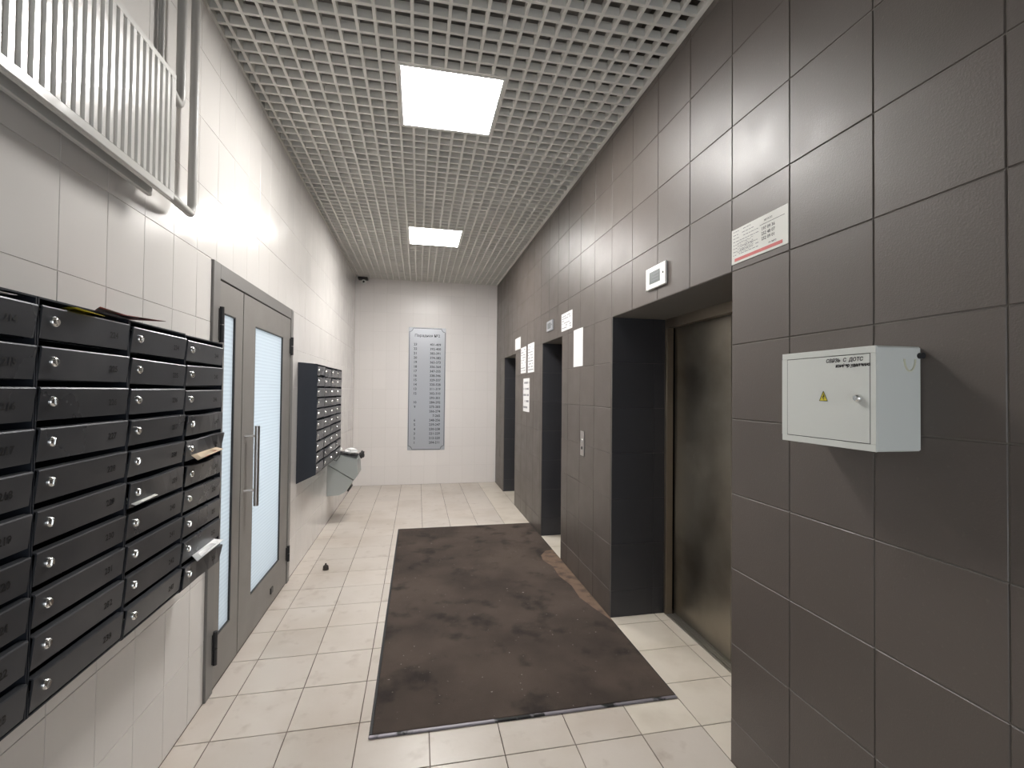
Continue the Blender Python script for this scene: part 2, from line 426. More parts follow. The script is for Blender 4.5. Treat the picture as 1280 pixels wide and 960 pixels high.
# glazed street entrance behind the viewer, cool daylight on its frosted panes
en = MB()
for a, b, c, d in ((-.30, -.22, 0, 2.2), (.36, .44, 0, 2.2), (1.02, 1.10, 0, 2.2)): en.box(a, b, YREAR, YREAR+.06, c, d, .003)
en.box(-.22, .36, YREAR, YREAR+.06, 2.1, 2.2); en.box(.44, 1.02, YREAR, YREAR+.06, 2.1, 2.2)
en.box(-.22, .36, YREAR, YREAR+.06, 0, .15); en.box(.44, 1.02, YREAR, YREAR+.06, 0, .15)
en = en.build('door_5', 'door_frame_paint'); tag(en, 'glazed entrance door behind the viewer', kind='structure')
for a, b in ((-.22, .36), (.44, 1.02)): MB().box(a, b, YREAR+.001, YREAR+.02, .15, 2.1).build('glass_pane', 'day_glass', en)

# ---------------------------------------------------------------- door_1: grey double door, left wall
d1 = empty('door_1', (XL, DY0, 0)); tag(d1, 'grey steel double door with frosted glass strips in the left wall', kind='structure')
O = (XL, DY0, 0)
def dpart(mb, name, m, parent=d1, org=O):
    o = rebase(mb, org).build(name, m, parent)
    if name in PRINT: o['kind'] = 'stuff'
    return o
FX0, FX1 = XL-.10, XL+.012      # frame depth
f = MB(); e = .0015
f.box(FX0, FX1, DY0-.004, DY0+.072, 0, DZ+.004, .002); f.box(FX0, FX1, DY1-.058, DY1+.004, 0, DZ+.004, .002)
f.box(FX0, FX1-.0005, DY0+.072, DY1-.058, DZ-.07, DZ+.004, .002)
f.box(FX0, XL-.05, DY0+.072, DY0+.082, 0, DZ-.07); f.box(FX0, XL-.05, DY1-.068, DY1-.058, 0, DZ-.07)
dpart(f, 'door_frame', 'door_frame_paint')
LZ0, LZ1 = .012, DZ-.076
def leaf(y0, y1, gy0, gy1, gz0, gz1):
    X0, X1 = XL-.045, XL+.006
    m_ = MB()
    m_.box(X0, X1, y0, gy0, LZ0, LZ1); m_.box(X0, X1, gy1, y1, LZ0, LZ1)
    m_.box(X0, X1, gy0, gy1, LZ0, gz0); m_.box(X0, X1, gy0, gy1, gz1, LZ1)
    lf = dpart(m_, 'door_leaf', 'door_paint')
    b = MB(); X2 = X1-.001; t = .006      # dark gasket round the glass
    b.box(X2-.02, X2, gy0, gy0+t, gz0, gz1); b.box(X2-.02, X2, gy1-t, gy1, gz0, gz1)
    b.box(X2-.02, X2, gy0+t, gy1-t, gz0, gz0+t); b.box(X2-.02, X2, gy0+t, gy1-t, gz1-t, gz1)
    dpart(b, 'gasket', 'hinge_metal', lf)
    g = MB().box(X1-.016, X1-.010, gy0+t, gy1-t, gz0+t, gz1-t)
    dpart(g, 'glass_pane', 'frosted', lf)
    return lf
leaf(DY0+.077, 2.818, 2.565, 2.715, .245, 1.855)
big = leaf(2.828, DY1-.063, 3.020, 3.600, .245, 1.850)
for y, z0_, z1_ in ((DY0+.074, 1.70, 1.875), (DY0+.074, .135, .295), (DY1-.060, 1.735, 1.87), (DY1-.060, .17, .285)):
    h = MB().tube([(XL+.02, y, z0_), (XL+.02, y, (z0_+z1_)/2-.003)], .010, 12).tube([(XL+.02, y, (z0_+z1_)/2+.003), (XL+.02, y, z1_)], .010, 12)
    h.box(XL+.004, XL+.016, y-.018, y+.018, z0_+.01, z1_-.01)
    dpart(h, 'hinge', 'hinge_metal')
hd = MB().tube([(XL+.066, 2.895, .805), (XL+.066, 2.895, 1.262)], .0135, 18)
for z in (.895, 1.205): hd.tube([(XL+.005, 2.872, z), (XL+.066, 2.895, z)], .007, 12)
dpart(hd, 'pull_handle', 'steel')
dpart(MB().box(XL+.005, XL+.014, 3.40, 3.45, .085, .125, .003), 'floor_bolt', 'hinge_metal')

# ---------------------------------------------------------------- lift doors
names = ['nearest steel lift door in a deep dark reveal, beside the white electrical box',
         'middle lift door, a narrow dark reveal beyond the tall paper notice',
         'farthest lift door, a narrow dark reveal next to the end wall']
for i, (a, b) in enumerate(LIFTS):
    d = empty('door_%d' % (i+2), (x1, a, 0)); tag(d, names[i], kind='structure'); O2 = (x1, a, 0)
    jw = .03
    f = MB().box(x1-.004, x1+.044, b-jw, b, 0, ZO, .002).box(x1-.004, x1+.044, a, a+jw, 0, ZO, .002)
    f.box(x1-.003, x1+.043, a+jw, b-jw, ZO-.06, ZO)
    dpart(f, 'lift_portal', 'lift_frame', d, O2)
    s_ = MB()
    for k in range(4): s_.box(x1-.002+k*.018, x1+.012+k*.018, a+jw, b-jw, -.012, .003+.001*(k % 2))
    s_.box(x1-.002, x1+.07, a+jw, b-jw, -.02, -.006)
    dpart(s_, 'door_sill', 'sill', d, O2)
    mid = (a+b)/2+.0
    dpart(MB().box(x1+.060, x1+.085, mid+.0015, b-jw+.01, .006, ZO-.055, .002), 'lift_leaf', 'lift_steel', d, O2)
    dpart(MB().box(x1+.060, x1+.085, a+jw-.01, mid-.0015, .006, ZO-.055, .002), 'lift_leaf', 'lift_steel', d, O2)
    dpart(MB().box(x1+.086, x1+.12, a-.05, b+.05, -.02, ZO+.05), 'black_backing', 'gap_black', d, O2)  # black sheet painting the dark seen through the gap between portal and leaf

# ================================================================== THINGS
# ceiling lights
for k, (lx, ly_) in enumerate(LIGHTS):
    t = empty('ceiling_light', (lx+.3, ly_+.3, ZC))
    tag(t, ['bright square ceiling panel light above the front half of the brown mat', 'far bright square ceiling panel light close to the end wall'][k], 'light', 'square panel lights in the ceiling grid')
    f = MB(); a = .3-BW/2-.001; q = a-.014
    f.box(-a, a, -a, -q, -.001, .012); f.box(-a, a, q, a, -.001, .012); f.box(-a, -q, -q, q, -.001, .012); f.box(q, a, -q, q, -.001, .012)
    f.box(-a, a, -a, a, .012, .04)
    f.build('lamp_frame', 'lamp_frame', t)
    MB().box(-q, q, -q, q, .002, .0118).build('diffuser', 'diffuser', t)

# floor mat
MX0, MX1, MY0, MY1 = -.185, 1.2505, 2.045, 5.045
t = empty('floor_mat', (.53, 3.5, 0)); tag(t, 'large dark brown worn entrance mat on the beige tiled floor', 'mat')
O3 = (.53, 3.5, 0)
dpart(MB().box(MX0+.014, MX1-.006, MY0+.018, MY1-.006, 0.0005, .010, .002), 'mat_pile', 'mat_pile', t, O3)
dpart(MB().box(MX0, MX1-.001, MY0, MY0+.018, 0.0005, .009, .003), 'front_edge_strip', 'mat_edge', t, O3)
dpart(MB().box(MX0, MX0+.014, MY0+.018, MY1, 0.0005, .009, .003), 'side_edge_strip', 'rubber', t, O3)
dpart(MB().box(MX0+.014, MX1-.006, MY1-.006, MY1, 0.0005, .009, .002), 'rear_edge_strip', 'rubber', t, O3)
dpart(MB().box(MX1-.006, MX1-.001, MY0+.018, MY1, 0.0005, .009, .002), 'wall_edge_strip', 'rubber', t, O3)
# dusty worn patch along the wall side
pp = [(1.247, 2.78), (1.247, 4.15), (1.17, 4.13), (1.10, 4.02), (1.085, 3.9), (1.13, 3.75), (1.12, 3.55), (1.16, 3.35), (1.15, 3.15), (1.19, 2.98)]
tag(dpart(MB().prism(pp, 'z', .0102, .0108), 'dusty_patch', 'mat_dust', t, O3), 'paler dusty strip of the mat along the lift wall')

# mailbox columns
MBX = -.815; DEPTHM = MBX-XL
CW1, CW2 = .3275, .309
def case_mb(w, h_top, h_bot_front, h_bot_back):
    t_ = .0035; m_ = MB(); g = .0015
    side = [(0.002, h_bot_back), (0.002, h_top+.012), (DEPTHM, h_top), (DEPTHM, h_bot_front)]
    for y in (g, w-g-t_): m_.prism([(p[0], p[1]) for p in side], 'y', y, y+t_)
    m_.prism([(0.002, h_top+.012), (DEPTHM, h_top), (DEPTHM, h_top-.004), (0.002, h_top+.008)], 'y', g+t_, w-g-t_)
    m_.prism([(0.002, h_bot_back), (DEPTHM, h_bot_front), (DEPTHM, h_bot_front+.004), (0.002, h_bot_back+.004)], 'y', g+t_, w-g-t_)
    m_.box(.002, .005, g+t_, w-g-t_, h_bot_back+.01, h_top)
    for k in range(1, 10):
        z = h_top-.003-k*.0905; m_.box(.006, DEPTHM-.02, g+t_, w-g-t_, z, z+.002)
    return m_
def door_mb(w, bend=0):
    m_ = MB(); a = .0075; b = w-.0075; h = .0735
    # sheet door: front face, folded lips at top and bottom; local x = out of wall, z from bottom
    prof = [(-.003, 0), (.0005, 0), (.0062, h-.0032), (.0045, h), (-.010, h+.001), (-.010, h-.001), (.002, h-.003), (-.003, .003)]
    n = 6; vs = []
    for i in range(n+1):
        y = a+(b-a)*i/n
        k = bend*math.sin(i/n*math.pi*1.3)
        for (px, pz) in prof: vs.append((px+k*pz/h, y, pz-abs(k)*.5*pz/h))
    fs = []; q = len(prof)
    for i in range(n):
        for j in range(q):
            j2 = (j+1) % q; fs.append((i*q+j, i*q+j2, (i+1)*q+j2, (i+1)*q+j))
    fs += [tuple(reversed(range(q))), tuple(range(n*q, n*q+q))]
    fs = [tuple(reversed(f_)) for f_ in fs]
    return m_.add(vs, fs)
lock_m = MB()
lock_m.tube([(0, 0, 0), (.004, 0, 0), (.007, 0, 0), (.009, 0, 0)], [.0118, .0118, .0105, .0075], 18)
lock_m.box(.009, .0105, -.0018, .0018, -.006, .006)
lock_me = lock_m.mesh('lock', 'chrome')
small_lock = MB().tube([(0, 0, 0), (.006, 0, 0), (.008, 0, 0)], [.0105, .0105, .007], 10).mesh('lock', 'chrome')
door_me = {}
def column(y0, w, top, label, group, nums=None, first=0, wobble=.004, bends={}, small=False, shift=0):
    root = empty('mailbox_column', (XL, y0, 0)); tag(root, label, 'mailbox', group)
    case_mb(w, top, top-.913, top-.985).build('case', 'mailbox_case', root)
    for r in range(10):
        bend = bends.get(r, 0); key = (round(w, 4), bend)
        if key not in door_me: door_me[key] = door_mb(w, bend).mesh('box_door', 'mailbox_metal')
        d = bpy.data.objects.new('box_door', door_me[key]); COL.objects.link(d); d.parent = root
        z = top-.0175-.0735-r*.0905
        d.location = (DEPTHM-.001+(.004 if bend else 0), 0, z)
        d.rotation_euler = (random.gauss(0, wobble*(2.2 if bend else 1)), random.gauss(.02, wobble*2.5), 0)
        lk = bpy.data.objects.new('lock', small_lock if small else lock_me); COL.objects.link(lk); lk.parent = d
        lk.location = (.0028, .0435, .041); lk.rotation_euler = (random.uniform(-.6, .6), 0, 0)
        if nums:
            n_ = put_text(MB(), str(first+r), .023, 'L', w*.78, .034, .0045, 0, 'CENTER', 0, .0006)
            o = n_.build('number', 'number_print', d)
    return root
g1 = 'black mailbox columns on the left wall'
Y1 = 1.190
labs = ['black mailbox column with numbers ending 14 to 18 and a white paper in its top slot', 'black mailbox column with a yellow leaflet in its top slot',
        'black mailbox column between the yellow leaflet column and the bent-door column',
        'black mailbox column next to the grey door, with bent doors and leaflets stuck in']
column(Y1-CW1, CW1, 1.671, labs[0], g1, True, 214)
column(Y1, CW1, 1.671, labs[1], g1, True, 224)
column(Y1+CW1, CW1, 1.668, labs[2], g1, True, 234, wobble=.007, bends={5: .004})
column(Y1+2*CW1, .322, 1.664, labs[3], g1, True, 244, wobble=.012, bends={3: .006, 4: -.010, 5: .006, 9: -.008})
g2 = 'dark mailbox columns beyond the grey door'
Y2 = 4.05
l2 = ['mailbox column beyond the grey door, nearest of its four, showing a blank dark side', 'second mailbox column from the grey door in the far bank of four',
      'third mailbox column from the grey door in the far bank of four', 'farthest mailbox column, last before the silver leaflet bin']
for k in range(4): column(Y2+k*CW2, CW2, 1.686+random.uniform(-.002, .002), l2[k], g2, wobble=.008, small=True, bends={8: .004} if k == 1 else {})

def sheet(name, m, pts, label, cat, th=.0009, group=None, kids=None):
    "a bent paper: pts is a grid of rows of 3-D points"
    R_, C_ = len(pts), len(pts[0]); vs = [Vector(p) for row in pts for p in row]
    n = Vector((0, 0, 0)); fs = []
    for i in range(R_-1):
        for j in range(C_-1): fs.append((i*C_+j, i*C_+j+1, (i+1)*C_+j+1, (i+1)*C_+j))
    a = (vs[1]-vs[0]).cross(vs[C_]-vs[0]).normalized()*th
    k = len(vs); allv = vs+[v-a for v in vs]; f2 = [tuple(reversed([i+k for i in f_])) for f_ in fs]
    edge = [i for i in range(C_)]+[r*C_+C_-1 for r in range(1, R_)]+[(R_-1)*C_+c for c in range(C_-2, -1, -1)]+[r*C_ for r in range(R_-2, 0, -1)]
    side = [(edge[(i+1) % len(edge)], edge[i], edge[i]+k, edge[(i+1) % len(edge)]+k) for i in range(len(edge))]
    mb = MB().add(allv, fs+f2+side, True)
    c = sum(vs, Vector())/len(vs); o = placed(mb, name, m, tuple(c)); tag(o, label, cat, group); return o
# leaflets stuck in and on the mailboxes
sheet('leaflet', 'yellow_leaflet', [[(-.88, 1.33, 1.664), (-.88, 1.42, 1.664)], [(-.825, 1.30, 1.6655), (-.825, 1.385, 1.6645)], [(-.786, 1.265, 1.6595), (-.786, 1.360, 1.6545)]],
      'yellow leaflet poking out of a top mailbox slot', 'leaflet')
sheet('leaflet', 'paper', [[(-.88, .98, 1.661), (-.88, 1.13, 1.661)], [(-.83, .98, 1.662), (-.83, 1.13, 1.662)], [(-.802, .96, 1.656), (-.806, 1.125, 1.660)]],
      'white paper in the top mailbox slot of the column numbered 14 to 18', 'leaflet')
sheet('leaflet', 'dark_leaflet', [[(-.91, 1.53, 1.692), (-.91, 1.60, 1.694), (-.92, 1.70, 1.692)], [(-.87, 1.47, 1.688), (-.87, 1.56, 1.688), (-.87, 1.71, 1.692)], [(-.797, 1.36, 1.678), (-.797, 1.47, 1.674), (-.80, 1.68, 1.688)]],
      'dark red and brown leaflet lying on top of the near mailboxes', 'leaflet', .0015)
sheet('leaflet', 'beige_leaflet', [[(-.87, 1.90, 1.226), (-.87, 2.10, 1.226)], [(-.815, 1.90, 1.228), (-.815, 2.11, 1.232)], [(-.780, 1.875, 1.212), (-.777, 2.09, 1.226)]],
      'beige leaflet sticking out between bent mailbox doors beside the grey door', 'leaflet', .002)
sheet('leaflet', 'paper', [[(-.87, 1.93, .848), (-.87, 2.11, .848)], [(-.815, 1.93, .849), (-.815, 2.12, .852)], [(-.785, 1.90, .838), (-.777, 2.11, .850)]],
      'white leaflet sticking out of the lowest mailbox beside the grey door', 'leaflet', .002)
sheet('leaflet', 'paper_warm', [[(-.87, 1.54, 1.1345), (-.87, 1.66, 1.1345)], [(-.815, 1.54, 1.136), (-.815, 1.66, 1.138)], [(-.795, 1.53, 1.133), (-.797, 1.65, 1.137)]],
      'thin pale leaflet in a middle slot one column before the bent doors', 'leaflet', .0015)

# radiator
RX1, RX0 = -.868, XL+.024; RY0, RY1, RZ0, RZ1 = .45, 1.858, 2.148, 2.602
rt = empty('radiator', (XL, RY1, RZ0)); O4 = (XL, RY1, RZ0)
tag(rt, 'white ribbed panel radiator hung high on the left wall', 'radiator')
pitch = .0332
def panel(xf, xr):
    m_ = MB()
    # front sheet with vertical pressed ribs, one continuous surface
    ys_ = [RY0, RY0+.02]; prof = [(RY1, 0)]
    y = RY1-.030
    pr = []
    while y-pitch > RY0+.02:
        pr += [(y, -.007), (y-.0035, 0), (y-pitch+.0065, 0), (y-pitch+.003, -.007)]
        y -= pitch
    zlo, zhi = RZ0+.028, RZ1-.022
    # body behind
    m_.box(xr, xf-.007, RY0, RY1, RZ0, RZ1, .003)
    # rim
    m_.box(xf-.0072, xf, RY0, RY1, RZ0, zlo, .002); m_.box(xf-.0072, xf, RY0, RY1, zhi, RZ1, .002)
    m_.box(xf-.0072, xf, RY1-.030, RY1, zlo-.002, zhi+.002, .002)
    # raised ribs
    y = RY1-.036
    while y-.024 > RY0+.01:
        a, b = y-.0245, y; c = .0045
        vs = [(xf-.0072, a, zlo-.001), (xf-.0072, b, zlo-.001), (xf-.0072, b, zhi+.001), (xf-.0072, a, zhi+.001),
              (xf, a+c, zlo-.001), (xf, b-c, zlo-.001), (xf, b-c, zhi+.001), (xf, a+c, zhi+.001)]
        m_.add(vs, [(4, 5, 6, 7), (0, 1, 5, 4), (1, 2, 6, 5), (2, 3, 7, 6), (3, 0, 4, 7)])
        y -= pitch
    return m_
dpart(panel(RX1, RX1-.022), 'front_panel', 'radiator', rt, O4)
dpart(MB().box(RX0, RX0+.016, RY0, RY1-.02, RZ0+.0, RZ1-.01, .003), 'rear_panel', 'radiator', rt, O4)
fn = MB(); y = RY0+.02
while y < RY1-.03:
    fn.box(RX0+.0162, RX1-.0222, y, y+.0012, RZ0+.03, RZ1-.03); y += .02
dpart(fn, 'convector_fins', 'fins', rt, O4)['kind'] = 'stuff'
dpart(MB().box(RX0+.005, RX1-.008, RY1+.0005, RY1+.003, RZ0+.05, RZ1, .0005), 'end_cover', 'radiator', rt, O4)
for y in (1.25, 1.72): dpart(MB().box(XL+.001, RX0, y, y+.03, RZ0+.05, RZ1-.06), 'wall_bracket', 'radiator', rt, O4)
for z in (RZ0+.035, RZ1-.035):
    dpart(MB().tube([(RX1-.035, RY1+.003, z), (RX1-.035, RY1+.035, z)], .017, 6, smooth=False), 'pipe_union', 'pipe', rt, O4)
def arc(p0, p1, p2, r, n=6):
    p0, p1, p2 = map(Vector, (p0, p1, p2)); a = (p0-p1).normalized(); b = (p2-p1).normalized()
    s_, e_ = p1+a*r, p1+b*r; out = []
    for i in range(n+1):
        t_ = i/n; out.append((1-t_)**2*s_+2*t_*(1-t_)*p1+t_*t_*e_)
    return out
px = RX1-.035
def pipe(name, y, zt, label, xw=-.922):
    c = (px, y, zt) ; top = (xw, y, ZTOP-.02)
    pts = [Vector(top), Vector((xw, y, zt+.09))]+arc((xw, y, zt+.09), (xw, y, zt), (px, y-.13, zt), .045)+[Vector((px, RY1+.036, zt))]
    o = placed(MB().tube(pts, .0165, 14), name, 'pipe', (xw, y, zt)); tag(o, label, 'pipe'); return o
pipe('heating_pipe', 2.115, RZ0+.035, 'grey heating pipe nearest the door, running down to the radiator bottom corner')
pipe('heating_pipe', 2.005, RZ1-.035, 'grey heating pipe joining the radiator top corner, between two other pipes')
o = placed(MB().tube([(XL+.014, 1.925, ZTOP-.02), (XL+.014, 1.925, 2.25)], .0105, 12), 'heating_pipe', 'pipe', (XL+.014, 1.925, 2.25))
tag(o, 'thin grey pipe vanishing behind the radiator', 'pipe')

# electrical box on the right wall
EX, EY0, EY1, EZ0, EZ1 = 1.112, .940, 1.240, 1.333, 1.598
t = empty('electrical_box', (XR, EY0, EZ0)); tag(t, 'white metal electrical box with handwriting and yellow warning triangle on dark tiles', 'electrical box'); O5 = (XR, EY0, EZ0)
b = MB(); XB = XR-.001
b.box(EX+.001, XB, EY0, EY1, EZ0, EZ1, .004)
bd = .018
b.box(EX-.001, EX+.004, EY0, EY1, EZ0, EZ0+bd, .001); b.box(EX-.001, EX+.004, EY0, EY1, EZ1-bd, EZ1, .001)
b.box(EX-.001, EX+.004, EY0, EY0+.014, EZ0+bd, EZ1-bd); b.box(EX-.001, EX+.004, EY1-.020, EY1, EZ0+bd, EZ1-bd)
dpart(b, 'box_body', 'box_paint', t, O5)
dy0, dy1, dz0, dz1 = EY0+.0158, EY1-.0215, EZ0+bd+.0016, EZ1-bd-.0016
dpart(MB().box(EX-.0008, EX+.0008, dy0-.0016, dy1+.0016, dz0-.0016, dz1+.0016), 'door_gap', 'gap_black', t, O5)
dd = dpart(MB().box(EX-.0016, EX+.001, dy0, dy1, dz0, dz1, .0005), 'box_door', 'box_paint', t, O5)
tri = MB().prism([(1.103, 1.457), (1.077, 1.457), (1.090, 1.484)], 'x', EX-.0024, EX-.0016)
w_ = dpart(tri, 'warning_triangle', 'yellow', dd, O5); w_['label'] = 'yellow warning triangle'
bolt = MB().prism([(1.0905, 1.4785), (1.0865, 1.4675), (1.0895, 1.4680), (1.0885, 1.4595), (1.0935, 1.4695), (1.0905, 1.4690)], 'x', EX-.0030, EX-.0024)
bo = MB()
for (a0, a1), (b0, b1) in (((1.103, 1.457), (1.077, 1.457)), ((1.077, 1.457), (1.090, 1.484)), ((1.090, 1.484), (1.103, 1.457))):
    bo.tube([(EX-.0024, a0, a1), (EX-.0024, b0, b1)], .0007, 4)
bolt.v += []; off = len(bolt.v); bolt.f += [tuple(i+off for i in f_) for f_ in bo.f]; bolt.v += bo.v; bolt.sm += bo.sm
dpart(bolt, 'bolt_symbol', 'ink', dd, O5)
lk = MB().tube([(EX-.0016, .985, 1.466), (EX-.007, .985, 1.466), (EX-.012, .985, 1.466), (EX-.0135, .985, 1.466)], [.0105, .0105, .008, .006], 20)
lk.box(EX-.0150, EX-.0135, .9838, .9862, 1.4625, 1.4695)
dpart(lk, 'lock', 'chrome', dd, O5)
hw = put_text(MB(), 'СВЯЗЬ  С  ДОТС', .0135, 'R', 1.082, 1.5665, .0020, EX, 'LEFT', .15, .0004)
put_text(hw, 'конфер удаленно', .0115, 'R', 1.052, 1.5520, .0020, EX, 'LEFT', .2, .0007)
dpart(hw, 'handwriting', 'ink', dd, O5)
dpart(MB().tube([(1.245, EY0-.010, 1.575), (1.245, EY0+.002, 1.575)], .0075, 12), 'cable_gland', 'rubber', t, O5)
pts = [(1.214+.017*math.cos(a_), EY0-.0012, 1.566+.030*math.sin(a_)) for a_ in [math.pi+i*math.pi/10 for i in range(11)]]
dpart(MB().tube(pts, .0022, 6), 'glue_mark', 'cream', t, O5)

# wall notices: thin plates with printed lines
def printed(parent, y0, y1, z0, z1, rows, m, org, seed=1, dens=.75):
    rnd = random.Random(seed); mb = MB(); h = (z1-z0)/rows
    for r in range(rows):
        y = y1; z = z1-(r+.5)*h
        while y > y0+.01:
            l = rnd.uniform(.015, .05)
            if y-l < y0: break
            if rnd.random() < dens: mb.box(org[0]-.0016, org[0]-.0012, y-l, y, z-h*.16, z+h*.16)
            y -= l+.008
    if mb.v: dpart(mb, 'printed_lines', m, parent, org)
def notice(y0, y1, z0, z1, label, rows=0, m='paper', seed=1, ink='grey_ink', cat='notice', margin=.02, group='paper notices on the lift wall'):
    t = empty('paper_notice', (XR, y0, z0)); tag(t, label, cat, group); og = (XR, y0, z0)
    dpart(MB().box(XR-.0012, XR-.0001, y0, y1, z0, z1), 'sheet', m, t, og)
    if rows: printed(t, y0+margin, y1-margin, z0+.015, z1-.015, rows, ink, og, seed)
    return t, og
notice(3.66, 3.955, 2.012, 2.165, 'square printed white notice beside the top corner of the middle lift opening', 6, seed=3)
notice(3.405, 3.62, 1.680, 1.982, 'tall blank white paper between the nearest and middle lifts', 0, group=None)
notice(5.64, 5.965, 2.015, 2.165, 'small white notice above the corner of the farthest lift opening', 0)
notice(5.33, 5.61, 1.700, 2.015, 'narrow printed notice between the far lifts, left one of the upper pair', 9, seed=5)
notice(4.94, 5.235, 1.695, 2.025, 'narrow printed notice between the far lifts, right one of the upper pair', 9, seed=6)
notice(5.145, 5.46, 1.240, 1.632, 'tall white notice hanging alone below the upper pair between the far lifts', 5, seed=8, ink='grey_ink')

# emergency phone plate, red band
t = empty('phone_number_sign', (XR, 1.370, 2.0)); og = (XR, 1.370, 2.0)
tag(t, 'wide white phone number sign with a red stripe above the nearest lift corner', 'sign')
dpart(MB().box(XR-.0025, XR-.0001, 1.3695, 1.6635, 1.999, 2.139), 'sign_plate', 'paper_warm', t, og)
dpart(MB().box(XR-.0032, XR-.0025, 1.395, 1.645, 2.008, 2.020), 'red_stripe', 'red', t, og)
px_ = MB()
for k, s_ in enumerate(('197 09 36', '252 48 07', '252 09 01')):
    put_text(px_, s_, .0165, 'R', 1.497, 2.090-k*.0185, .0030, XR, 'LEFT', 0, .0002)
put_text(px_, 'МЕТАЛЛ', .0095, 'R', 1.484, 2.119, .0030, XR, 'LEFT', 0, .0001)
put_text(px_, 'по лифту', .0090, 'R', 1.462, 2.0300, .0030, XR, 'LEFT', .2, .0001)
px_.box(XR-.0031, XR-.0027, 1.385, 1.505, 2.1062, 2.1075)
dpart(px_, 'phone_numbers', 'ink', t, og)
gr = MB(); rnd = random.Random(4)
for r in range(8):
    y = 1.653; z = 2.128-r*.0135
    while y > 1.52:
        l = rnd.uniform(.005, .018)
        if rnd.random() < .75: gr.box(XR-.0031, XR-.0027, y-l, y, z-.0011, z+.0011)
        y -= l+.004
dpart(gr, 'small_print', 'grey_ink', t, og)
hs = MB(); rnd = random.Random(9)
for r in range(4):
    pts = []
    for i in range(22):
        pts.append((XR-.0030, 1.628-i*.0042, 2.078-r*.012+rnd.uniform(-.004, .004)))
    hs.tube(pts, .0006, 4)
dpart(hs, 'handwriting', 'grey_ink', t, og)

# floor indicators
def indicator(y0, y1, z0, z1, m, label, dotside=True):
    t = empty('floor_indicator', (XR, y0, z0)); tag(t, label, 'display', 'lift floor indicators above the openings'); og = (XR, y0, z0)
    dpart(MB().box(XR-.014, XR-.0001, y0, y1, z0, z1, .003), 'housing', m, t, og)
    cy, cz = (y0+y1)/2+.006, (z0+z1)/2; w2, h2 = (y1-y0)*.27, (z1-z0)*.27
    dpart(MB().box(XR-.0155, XR-.0138, cy-w2, cy+w2, cz-h2, cz+h2, .001), 'screen', 'lcd', t, og)
    k = MB()
    for i in range(3): k.box(XR-.0163, XR-.0155, cy-w2*.8, cy+w2*(.2+.2*i), cz+h2*(.5-.5*i)-.002, cz+h2*(.5-.5*i)+.002)
    dpart(k, 'screen_marks', 'grey_ink', t, og)
    dpart(MB().tube([(XR-.0138, y0+.022, cz+.004), (XR-.0158, y0+.022, cz+.004)], .0055, 12), 'key_switch', 'rubber', t, og)
indicator(2.163, 2.370, 2.040, 2.160, 'white_plastic', 'white lift floor display above the opening beside the electrical box')
indicator(4.205, 4.400, 2.065, 2.165, 'plate', 'grey lift floor display above the middle lift opening')
t = empty('call_button_panel', (XR, 3.35, .98)); og = (XR, 3.35, .98); tag(t, 'slim silver lift call button plate between the nearest and middle lifts', 'call button')
dpart(MB().box(XR-.006, XR-.0001, 3.352, 3.432, .985, 1.175, .002), 'plate', 'steel', t, og)
dpart(MB().tube([(XR-.006, 3.392, 1.10), (XR-.010, 3.392, 1.10)], .016, 18), 'button', 'chrome', t, og)
dpart(MB().tube([(XR-.006, 3.392, 1.045), (XR-.010, 3.392, 1.045)], .012, 18), 'key_switch', 'rubber', t, og)

# apartment directory sign on the back wall
SX0, SX1, SZ0, SZ1 = -.152, .427, .537, 2.472
t = empty('apartment_directory_sign', (SX0, YB, SZ0)); og = (SX0, YB, SZ0)
tag(t, 'tall silver directory sign listing floors and apartment numbers on the end wall', 'sign')
dpart(MB().box(SX0, SX1, YB-.006, YB-.0001, SZ0, SZ1, .001), 'sign_plate', 'plate', t, og)
bo = MB(); ins = .012; rr = .055; y = YB-.0065
a, b, c, d = SX0+ins, SX1-ins, SZ0+ins, SZ1-ins
def cc(cx, cz, t0):  # concave corners
    return [(cx+rr*math.cos(t0-i*math.pi/12), cz+rr*math.sin(t0-i*math.pi/12)) for i in range(7)]
ring = cc(a, d, 0)[::1]
ring = [(a, c+rr)]+[(a, d-rr)]+[(a+rr*math.cos(q), d+rr*math.sin(q)) for q in [-math.pi/2+i*math.pi/12 for i in range(7)]]
ring += [(b-rr, d)]+[(b+rr*math.cos(q), d+rr*math.sin(q)) for q in [math.pi+i*math.pi/12 for i in range(7)]]
ring += [(b, c+rr)]+[(b+rr*math.cos(q), c+rr*math.sin(q)) for q in [math.pi/2+i*math.pi/12 for i in range(7)]]
ring += [(a+rr, c)]+[(a+rr*math.cos(q), c+rr*math.sin(q)) for q in [i*math.pi/12 for i in range(7)]]
rp = [ring[0]]
for q in ring[1:]:
    if (Vector(q)-Vector(rp[-1])).length > .001: rp.append(q)
bo.tube([(q[0], y, q[1]) for q in rp]+[(rp[0][0], y, rp[0][1])], .0035, 4)
dpart(bo, 'border_line', 'plate_ink', t, og)
tx = put_text(MB(), 'Парадная №2', .060, 'B', (SX0+SX1)/2, 2.345, .0066, YB, 'CENTER', 0, .0006)
dpart(tx, 'title', 'plate_ink', t, og)
fl_ = [(23, '401-409'), (22, '392-400'), (21, '383-391'), (20, '374-382'), (19, '365-373'), (18, '356-364'), (17, '347-355'), (16, '338-346'), (15, '329-337'),
       (14, '320-328'), (13, '311-319'), (12, '302-310'), ('', '293-301'), (10, '284-292'), (9, '275-283'), ('', '266-274'), ('', '  7-265'), (6, '248-256'),
       (5, '239-247'), (4, '230-238'), (3, '221-229'), (2, '212-220'), (1, '204-211')]
z = 2.205
